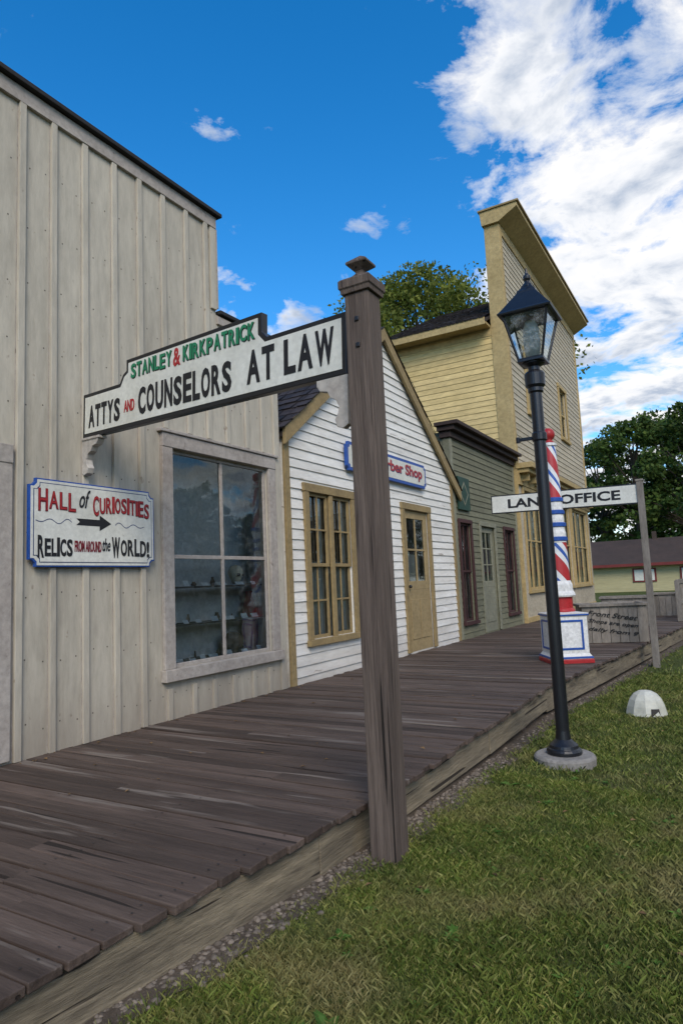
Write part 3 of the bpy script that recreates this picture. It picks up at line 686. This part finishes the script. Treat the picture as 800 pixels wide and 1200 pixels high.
# ================================================================== TWO STOREY STORE
b4=empty('two_storey_false_front_store'); random.seed(51)
yl,yr=15.42,24.4; XF=.05; zt=9.78
UW=[(17.0,17.95,5.35,6.95),(20.95,21.9,5.35,6.95)]
SW=[(15.85,17.6,.75,3.15),(17.85,19.0,.05,3.15),(19.3,21.1,.75,3.15),(21.4,23.9,.75,3.15)]
m=MB(); clap(m,lambda z:(yl,yr),3.75,zt,.15,XF,UW,jit=.001); m.build('front_clapboards',M_cream,b4)
m=MB(); wall_holes(m,XF-.34,XF,yl,yr,-.3,zt,UW+SW); m.build('front_wall',M_cream,b4)
m=MB(); clap(m,lambda z:(-3.0,XF-.34),-.2,7.2,.14,0,jit=.001,face='y',yp=yl); m.build('side_clapboards',M_yellow,b4)
m=MB(); m.box(-3,XF-.34,yl+.001,yl+.12,-.3,7.2); m.box(-3,XF-.34,yr-.12,yr,-.3,7.2); m.box(-3,-2.9,yl+.12,yr-.12,-.3,7.2)
m.prism([(yl,7.2),(yr,7.2),((yl+yr)/2,9.5)],'x',-2.95,-2.85)
m.build('side_walls',M_yellow,b4)
m=MB()
m.box(XF-.35,XF+.03,yl-.035,yl-.003,-.2,zt)
m.box(XF,XF+.035,yl-.003,yl+.16,3.75,zt); m.box(XF,XF+.035,yr-.16,yr+.03,3.75,zt)
m.box(-3.05,XF-.35,yl-.03,yl-.001,6.98,7.2)
m.box(-3.3,XF-.36,yl-.45,yl-.01,7.18,7.24); m.box(-3.3,XF-.36,yl-.48,yl-.45,7.14,7.32)
m.build('trim_boards',M_yeltrim,b4,bevel=.006)
m=MB(); m.prism([(XF-.38,zt),(XF+.05,zt),(XF+.52,zt+.26),(XF+.52,zt+.36),(XF-.42,zt+.36)],'y',yl-.12,yr+.12)
m.box(XF+.0,XF+.045,yl+.16,yr-.16,zt-.25,zt); m.build('cornice',M_yeltrim,b4,bevel=.008)
m=MB(); m.box(XF-.45,XF+.57,yl-.16,yr+.16,zt+.36,zt+.41); m.build('cornice_cap',M_tan,b4,bevel=.01)
yc=(yl+yr)/2; zr=9.75
m=MB(); m.prism([(yl-.45,7.2),(yc,zr-.06),(yr+.45,7.2),(yr+.45,7.28),(yc,zr+.02),(yl-.45,7.28)],'x',-3.25,XF-.36); m.build('roof_deck',M_shingle,b4)
m=MB(); shingles(m,(-3.3,yl-.5,7.31),(XF-.36,yl-.5,7.31),(XF-.36,yc,zr+.04),(-3.3,yc,zr+.04),26,24); m.build('roof_shingles',M_shingle,b4)
m=MB()
for o in UW: casing(m,XF+.012,o,.12,.04,sill=.1,head=.04); grid_sash(m,XF-.08,(o[0],o[1],o[2],6.17),2,1); grid_sash(m,XF-.06,(o[0],o[1],6.13,o[3]),2,1)
m.build('upper_window_trim',M_yeltrim,b4,bevel=.005)
for o in UW+SW: pane(b4,XF-.10,o)
m=MB()
m.box(XF,XF+.40,yl-.05,yr+.05,3.62,3.75); m.box(XF,XF+.30,yl,yr,3.52,3.62); m.box(XF,XF+.06,yl,yr,3.25,3.52)
for y in np.arange(yl+.2,yr,.6): m.box(XF+.06,XF+.24,y,y+.08,3.34,3.52)
for o in SW: casing(m,XF+.001,o,.09,.04,sill=0 if o[2]<.1 else .08)
for o in SW:
    if o[2]>.1: grid_sash(m,XF-.08,o,3 if o[1]-o[0]>1.6 else 2,2,fr=.06,mu=.04,t=.05)
    else: grid_sash(m,XF-.08,(o[0],o[1],2.3,3.15),1,1,fr=.06); grid_sash(m,XF-.08,(o[0]+.0,o[1],.95,2.3),1,1,fr=.14); m.box(XF-.08,XF-.03,o[0],o[1],.05,.95)
m.box(XF,XF+.03,yl,yr,.0,.12)
m.build('shopfront_trim',M_yeltrim,b4,bevel=.005)
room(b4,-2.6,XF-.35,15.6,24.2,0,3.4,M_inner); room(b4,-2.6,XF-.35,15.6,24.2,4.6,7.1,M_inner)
m=MB()
for o in SW+UW:
    m.quad((XF-.2,o[0]+.05,o[2]+(o[3]-o[2])*.45),(XF-.2,o[1]-.05,o[2]+(o[3]-o[2])*.45),(XF-.2,o[1]-.05,o[3]),(XF-.2,o[0]+.05,o[3]))
m.build('window_blinds',M_curtain,b4)

# ================================================================== STREET LAMP
la=empty('street_lamp',(3.03,5.08,-.30)); random.seed(2)
m=MB(); m.lathe([(.215,-.05),(.217,.055),(.208,.068),(.195,.075),(.0,.078)],0,0,36); m.build('concrete_base',M_conc,la,bevel=0)
m=MB(); m.lathe([(.125,.078),(.125,.10),(.115,.115),(.105,.12),(.10,.14),(.075,.16),(.055,.18),(.048,.24),(.045,2.78),(.058,2.79),(.058,2.82),(.075,2.84),(.078,2.93),(.07,2.945),(.045,2.96),(.045,2.99),(.085,3.01),(.085,3.03)],0,0,28)
m.box(-.16,-.04,-.012,.012,2.42,2.445); m.lathe([(.05,2.40),(.056,2.41),(.056,2.46),(.05,2.47)],0,0,20)
m.lathe([(.016,2.41),(.016,2.455)],-.165,0,10)
m.build('pole',M_black,la,smooth=False,bevel=.002)
zb,zt_=3.03,3.40; hb,ht=.088,.172
m=MB()
for i in range(4):
    a=[(1,1),(-1,1),(-1,-1),(1,-1)]; s1=a[i]; s2=a[(i+1)%4]
    m.tube((s1[0]*hb,s1[1]*hb,zb),(s1[0]*ht,s1[1]*ht,zt_),.011,.011,6)
    m.tube((s1[0]*hb,s1[1]*hb,zb+.01),(s2[0]*hb,s2[1]*hb,zb+.01),.012,.012,6)
    m.tube((s1[0]*ht,s1[1]*ht,zt_-.01),(s2[0]*ht,s2[1]*ht,zt_-.01),.013,.013,6)
sq(m,[(.10,3.02),(.10,3.04)])
sq(m,[(.20,3.385),(.205,3.40),(.19,3.415),(.13,3.50),(.075,3.58),(.07,3.60),(.05,3.62),(.03,3.66)])
m.lathe([(.045,3.64),(.03,3.67),(.018,3.69),(.028,3.71),(.03,3.73),(.012,3.755),(.004,3.80)],0,0,14)
m.build('lantern_frame',M_black,la,bevel=.002)
m=MB(); q=.985
for i in range(4):
    a=[(1,1),(-1,1),(-1,-1),(1,-1)]; s1=a[i]; s2=a[(i+1)%4]
    m.quad((s1[0]*hb*q,s1[1]*hb*q,zb),(s2[0]*hb*q,s2[1]*hb*q,zb),(s2[0]*ht*q,s2[1]*ht*q,zt_),(s1[0]*ht*q,s1[1]*ht*q,zt_))
m.build('lantern_glass',M_lglass,la,recalc=False)
m=MB(); m.lathe([(.035,3.04),(.055,3.10),(.065,3.16),(.065,3.24),(.06,3.30),(.04,3.36)],0,0,14); m.build('frosted_chimney',M_poleWhite,la,smooth=True)

# ================================================================== BARBER POLE
bp=empty('barber_pole',(2.33,8.6,0))
def stripes():
    m,nt,P,N_,L_=newmat('barber_stripes')
    tc=N_.new('ShaderNodeTexCoord').outputs['Object']; s=N_.new('ShaderNodeSeparateXYZ'); L_.new(tc,s.inputs[0])
    def mm(op,a,b):
        n=N_.new('ShaderNodeMath'); n.operation=op
        for i,q in enumerate((a,b)):
            if isinstance(q,(int,float)): n.inputs[i].default_value=q
            else: L_.new(q,n.inputs[i])
        return n.outputs[0]
    at=mm('DIVIDE',mm('ARCTAN2',s.outputs[1],s.outputs[0]),math.pi)
    v=mm('FRACT',mm('ADD',mm('MULTIPLY',s.outputs[2],2.2),mm('ADD',at,5)),0)
    r=ramp(N_,[(0,(.42,.028,.03)),(.46,(.72,.72,.70)),(.66,(.025,.09,.36)),(.80,(.72,.72,.70))],'CONSTANT'); L_.new(v,r.inputs[0])
    n=noise(N_,L_,tc,8,5,.6); r2_=ramp(N_,[(.3,(.8,.8,.8)),(.6,(1,1,1))]); L_.new(n.outputs[0],r2_.inputs[0])
    L_.new(mix(N_,L_,1.0,r.outputs[0],r2_.outputs[0],'MULTIPLY'),P.inputs['Base Color']); P.inputs['Roughness'].default_value=.4; return m
M_str=stripes()
PR=math.radians(30)
def sqr(mb,prof): mb.lathe([(r*math.sqrt(2),z) for r,z in prof],0,0,4,math.pi/4+PR)
m=MB(); sqr(m,[(.262,0),(.262,.04),(.252,.05)]); m.build('red_plinth',M_red,bp,bevel=.003)
m=MB(); sqr(m,[(.25,.05),(.248,.075),(.232,.10),(.222,.115),(.222,.555),(.232,.57),(.242,.60),(.14,.615)]); m.build('white_pedestal',M_poleWhite,bp,bevel=.003)
m=MB(); sqr(m,[(.247,.054),(.256,.058),(.254,.076),(.244,.08)]); sqr(m,[(.233,.568),(.240,.572),(.242,.585),(.235,.59)]); m.build('blue_bands',M_blue,bp)
m=MB(); ap=.222; hw=.165
for i in range(4):
    a=i*math.pi/2+PR; n=Vector((math.cos(a),math.sin(a),0)); t=Vector((-math.sin(a),math.cos(a),0))
    def fr_(u0,u1,z0,z1):
        c=[n*(ap+.001)+t*u0+Vector((0,0,z0)),n*(ap+.001)+t*u1+Vector((0,0,z0)),n*(ap+.001)+t*u1+Vector((0,0,z1)),n*(ap+.001)+t*u0+Vector((0,0,z1))]
        c2=[v+n*.007 for v in c]; m.hexa([tuple(v) for v in c],[tuple(v) for v in c2])
    b=.024
    fr_(-hw,hw,.16,.16+b); fr_(-hw,hw,.52-b,.52); fr_(-hw,-hw+b,.16+b,.52-b); fr_(hw-b,hw,.16+b,.52-b)
m.build('blue_panels',M_blue,bp)
m=MB(); m.lathe([(.155,.612),(.16,.625),(.145,.65),(.135,.66),(.135,.79),(.15,.80)],0,0,28); m.build('red_collar',M_red,bp,smooth=False)
m=MB(); m.lathe([(.17,.80),(.18,.82),(.17,.85),(.155,.87),(.15,.95),(.13,1.0)],0,0,12); m.build('white_fluted_collar',M_poleWhite,bp)
m=MB(); m.lathe([(.128,1.0),(.118,1.48)],0,0,32); m.lathe([(.105,2.05),(.080,2.72)],0,0,32); m.build('striped_shaft',M_str,bp,smooth=False)
m=MB()
for z,r in ((1.50,.130),(1.68,.124),(1.84,.118),(2.0,.116)): m.lathe([(r-.01,z-.005),(r+.006,z+.004),(r+.006,z+.045),(r-.01,z+.055)],0,0,28)
m.build('blue_rings',M_blue,bp)
m=MB(); m.lathe([(.122,1.48),(.122,1.60),(.112,1.64),(.112,1.78),(.108,1.82),(.108,2.05)],0,0,28); m.lathe([(.08,2.72),(.095,2.73),(.095,2.76),(.07,2.77)],0,0,28); m.build('white_rings',M_poleWhite,bp)
m=MB(); m.lathe([(.07,2.77),(.06,2.79),(.045,2.80)]+[(.085*math.sin(math.radians(t)),2.885-.085*math.cos(math.radians(t))) for t in range(35,180,12)]+[(.003,2.97)],0,0,24); m.build('red_ball',M_red,bp,smooth=True)

# ================================================================== LAND OFFICE SIGN
lo=empty('land_office_sign',(3.16,10.57,0))
m=MB(); m.box(-.045,.045,-.045,.045,-.4,2.40); m.box(-.055,.055,-.055,.055,2.40,2.43); m.build('post',M_graywood,lo,bevel=.005)
lb=empty('sign_panel',(-.05,0,0),(0,math.radians(1.2),0),lo)
m=MB(); m.box(-2.25,0,-.02,.02,2.07,2.37); m.build('board',M_black,lb,bevel=.003); m=MB(); m.box(-2.232,-.018,-.023,-.0195,2.088,2.352); m.build('face',M_signwhite,lb)
text('LAND OFFICE',lb,(-1.97,-.0245,2.145),RY,1.70,.15,M_blacktext,off=.03)

# ================================================================== LAWN DOME, PLANTERS, RAILING
dome=empty('white_dome_cover',(3.36,7.2,-.325),(0,0,.4)); m=MB()
prof=[(.19,0),(.195,.01),(.19,.03),(.175,.09),(.15,.15),(.11,.20),(.06,.228),(.0,.235)]
m.lathe(prof,0,0,10); m.build('shell',M_plastic,dome,bevel=.006); m=MB(); m.prism([(-.05,0.0),(.05,0.0),(.035,.08),(-.035,.08)],'x',.10,.182); o=m.build('vent_opening',M_inner,dome); o.rotation_euler=(0,0,-1.4)
def planter(name,loc,rot,lx,ly,lz,flare=.06,texty=None):
    e=empty(name,loc,(0,0,rot)); m=MB(); n=max(2,int(lx/.13))
    for s_ in (-1,1):
        for i in range(n):
            a=-lx/2+lx*i/n; b=a+lx/n-.006; y=s_*ly/2; yo=s_*(ly/2+flare)
            m.hexa([(a,y-.012,0),(b,y-.012,0),(b,y+.012,0),(a,y+.012,0)],[(a,yo-.012,lz),(b,yo-.012,lz),(b,yo+.012,lz),(a,yo+.012,lz)])
    n=max(2,int(ly/.13))
    for s_ in (-1,1):
        for i in range(n):
            a=-ly/2+ly*i/n; b=a+ly/n-.006; x=s_*lx/2
            m.hexa([(x-.012,a,0),(x+.012,a,0),(x+.012,b,0),(x-.012,b,0)],[(x-.012,a,lz),(x+.012,a,lz),(x+.012,b,lz),(x-.012,b,lz)])
    m.box(-lx/2-.04,lx/2+.04,-ly/2-flare-.05,-ly/2-flare+.03,lz,lz+.04); m.box(-lx/2-.04,lx/2+.04,ly/2+flare-.03,ly/2+flare+.05,lz,lz+.04)
    m.box(-lx/2-.04,-lx/2+.04,-ly/2-flare+.03,ly/2+flare-.03,lz,lz+.04); m.box(lx/2-.04,lx/2+.04,-ly/2-flare+.03,ly/2+flare-.03,lz,lz+.04)
    m.box(-lx/2+.02,lx/2-.02,-ly/2+.02,ly/2-.02,0,lz-.08)
    m.build('planks',M_graywood,e,bevel=.003)
    if texty:
        for i,tx in enumerate(texty):
            ang=math.atan2(flare,lz); z=lz*.78-i*.125
            text(tx,e,(-lx/2+.08,-ly/2-flare*(z/lz)-.018,z),(math.pi/2+ang,.15,0),lx-.22,.075,M_blacktext,off=.012,shear=.3)
    return e
planter('wooden_planter_box',(2.50,11.2,0),.35,.95,.45,.56,.05,['Front Street','Shops are open','daily from 9'])
planter('wooden_planter_box',(2.3,14.6,0),.1,.9,.5,.55,.04)
planter('wooden_planter_box',(3.1,17.8,0),.1,1.2,.5,.5,.04)
hr=empty('wooden_railing',(0,0,0)); m=MB()
for y in (15.5,17.3,19.1,20.9): m.box(edge(y)-.25,edge(y)-.16,y,y+.09,0,.85)
for a,b in ((15.5,17.3),(17.3,19.1),(19.1,20.9)):
    for z in (.35,.78):
        m.hexa([(edge(a)-.23,a+.04,z),(edge(a)-.18,a+.04,z),(edge(b)-.18,b+.04,z),(edge(b)-.23,b+.04,z)],[(edge(a)-.23,a+.04,z+.09),(edge(a)-.18,a+.04,z+.09),(edge(b)-.18,b+.04,z+.09),(edge(b)-.23,b+.04,z+.09)])
    for k in range(9):
        yk=a+.1+k*(b-a-.1)/9; xk=edge(yk)-.205; m.box(xk-.012,xk+.012,yk,yk+.05,.05,.80)
m.build('rails',M_graywood,hr,bevel=.004)

# ================================================================== DISTANT BUILDING
fb=empty('low_yellow_outbuilding'); m=MB(); m.box(-9,14,50,58,-.4,1.62); m.build('walls',M_limeyel,fb)
m=MB(); m.prism([(49.4,1.5),(54,3.35),(58.6,1.5),(58.6,1.62),(54,3.5),(49.4,1.62)],'x',-9.5,14.5); m.prism([(49.4,1.62),(54,3.45),(58.6,1.62)],'x',-9.2,14.2); m.build('roof',M_brick,fb)
m=MB(); m.box(-9.4,14.4,49.36,49.44,1.44,1.64)
for x in (-1.7,1.25,6): m.box(x,x+1.5,49.93,49.99,.35,1.3)
m.build('red_trim',surf('barn_red',(.20,.04,.035),(.14,.03,.03)),fb)
m=MB()
for x in (-1.7,1.25,6): m.box(x+.12,x+.7,49.9,49.93,.45,1.2); m.box(x+.8,x+1.38,49.9,49.93,.45,1.2)
m.build('windows',M_signwhite,fb)
bx('chimney',-.6,-.3,53.8,54.1,3.3,4.0,M_brick,fb)

# ================================================================== TREES
def tree(loc,h,r,seed,leafm,n_cl=70,per=160,ls=.3,crown0=.3,name='tree'):
    rd=random.Random(seed); rg=np.random.default_rng(seed)
    e=empty(name,loc); m=MB()
    top=Vector((rd.uniform(-.3,.3),rd.uniform(-.3,.3),h*.8)); pts=[Vector((0,0,-.3)),Vector((rd.uniform(-.2,.2),rd.uniform(-.2,.2),h*.25)),Vector((rd.uniform(-.3,.3),rd.uniform(-.3,.3),h*.5)),top]; rr=[h*.028,h*.021,h*.014,h*.004]
    for i in range(3): m.tube(pts[i],pts[i+1],rr[i],rr[i+1],8)
    cl=[]
    for i in range(n_cl):
        a=rd.uniform(0,6.283); u=rd.uniform(0,1); zc=crown0+(1-crown0)*u
        prof=math.sin(math.pi*min(1,(u*.86+.12)))**.6
        rad=r*prof*math.sqrt(rd.uniform(.15,1))*rd.uniform(.8,1.12)
        c=Vector((math.cos(a)*rad,math.sin(a)*rad,h*zc*.96)); cl.append((c,rd.uniform(.5,1.1)*r*.21))
        if i%3==0:
            b0=pts[1].lerp(pts[3],max(0,min(1,(zc-.35)*1.2))); m.tube(b0,b0.lerp(c,.9),h*.008,h*.002,5)
    m.build('trunk_and_limbs',M_bark,e)
    Vs=[]
    for c,s in cl:
        n=int(per*rd.uniform(.7,1.2)); d=rg.normal(size=(n,3)); d/=np.linalg.norm(d,axis=1)[:,None]; rad=s*rg.uniform(.35,1.25,n)**.6
        p=np.array(c)+d*rad[:,None]*np.array([1.15,1.15,.75])
        a=rg.normal(size=(n,3)); a/=np.linalg.norm(a,axis=1)[:,None]; b=np.cross(a,rg.normal(size=(n,3))); b/=np.linalg.norm(b,axis=1)[:,None]
        sz=ls*rg.uniform(.5,1.1,n)[:,None]; a=a*sz*.5; b=b*sz*.32
        Vs.append(np.stack([p-a,p+b,p+a,p-b],1))
    V=np.concatenate(Vs); npmesh('foliage',V,np.arange(len(V)*4).reshape(-1,4),leafm,e)
    return e
tree((-10.6,36,-.3),20.0,7.4,1,M_leaf2,190,250,.30,.35)
k=10
for (x,y,h,r) in [(-6.5,70,15,4.5),(-2.5,64,15.5,5),(2.0,62,15.5,5.2),(6.5,66,16,5.5),(12,63,15,5),(18,70,15,6),(-11,76,15,6),(0,78,18,6.5),(9,80,18,6.5),(26,66,14,6)]:
    tree((x,y,-.3),h,r,k,M_leaf,80,150,.45,.12); k+=1
Vs=[]; rg=np.random.default_rng(99)
for i in range(26):
    cy=-45+i*5+rg.uniform(-2,2); cx_=48+rg.uniform(-4,4); hh=rg.uniform(8,13)
    n=1200; d=rg.normal(size=(n,3)); d/=np.linalg.norm(d,axis=1)[:,None]; p=np.array([cx_,cy,hh*.5])+d*np.array([4,4.2,hh*.52])*rg.uniform(.7,1.12,n)[:,None]
    a=rg.normal(size=(n,3)); a/=np.linalg.norm(a,axis=1)[:,None]; b=np.cross(a,rg.normal(size=(n,3))); b/=np.linalg.norm(b,axis=1)[:,None]
    Vs.append(np.stack([p-a*.5,p+b*.4,p+a*.5,p-b*.4],1))
V=np.concatenate(Vs); npmesh('distant_trees',V,np.arange(len(V)*4).reshape(-1,4),M_leafd)
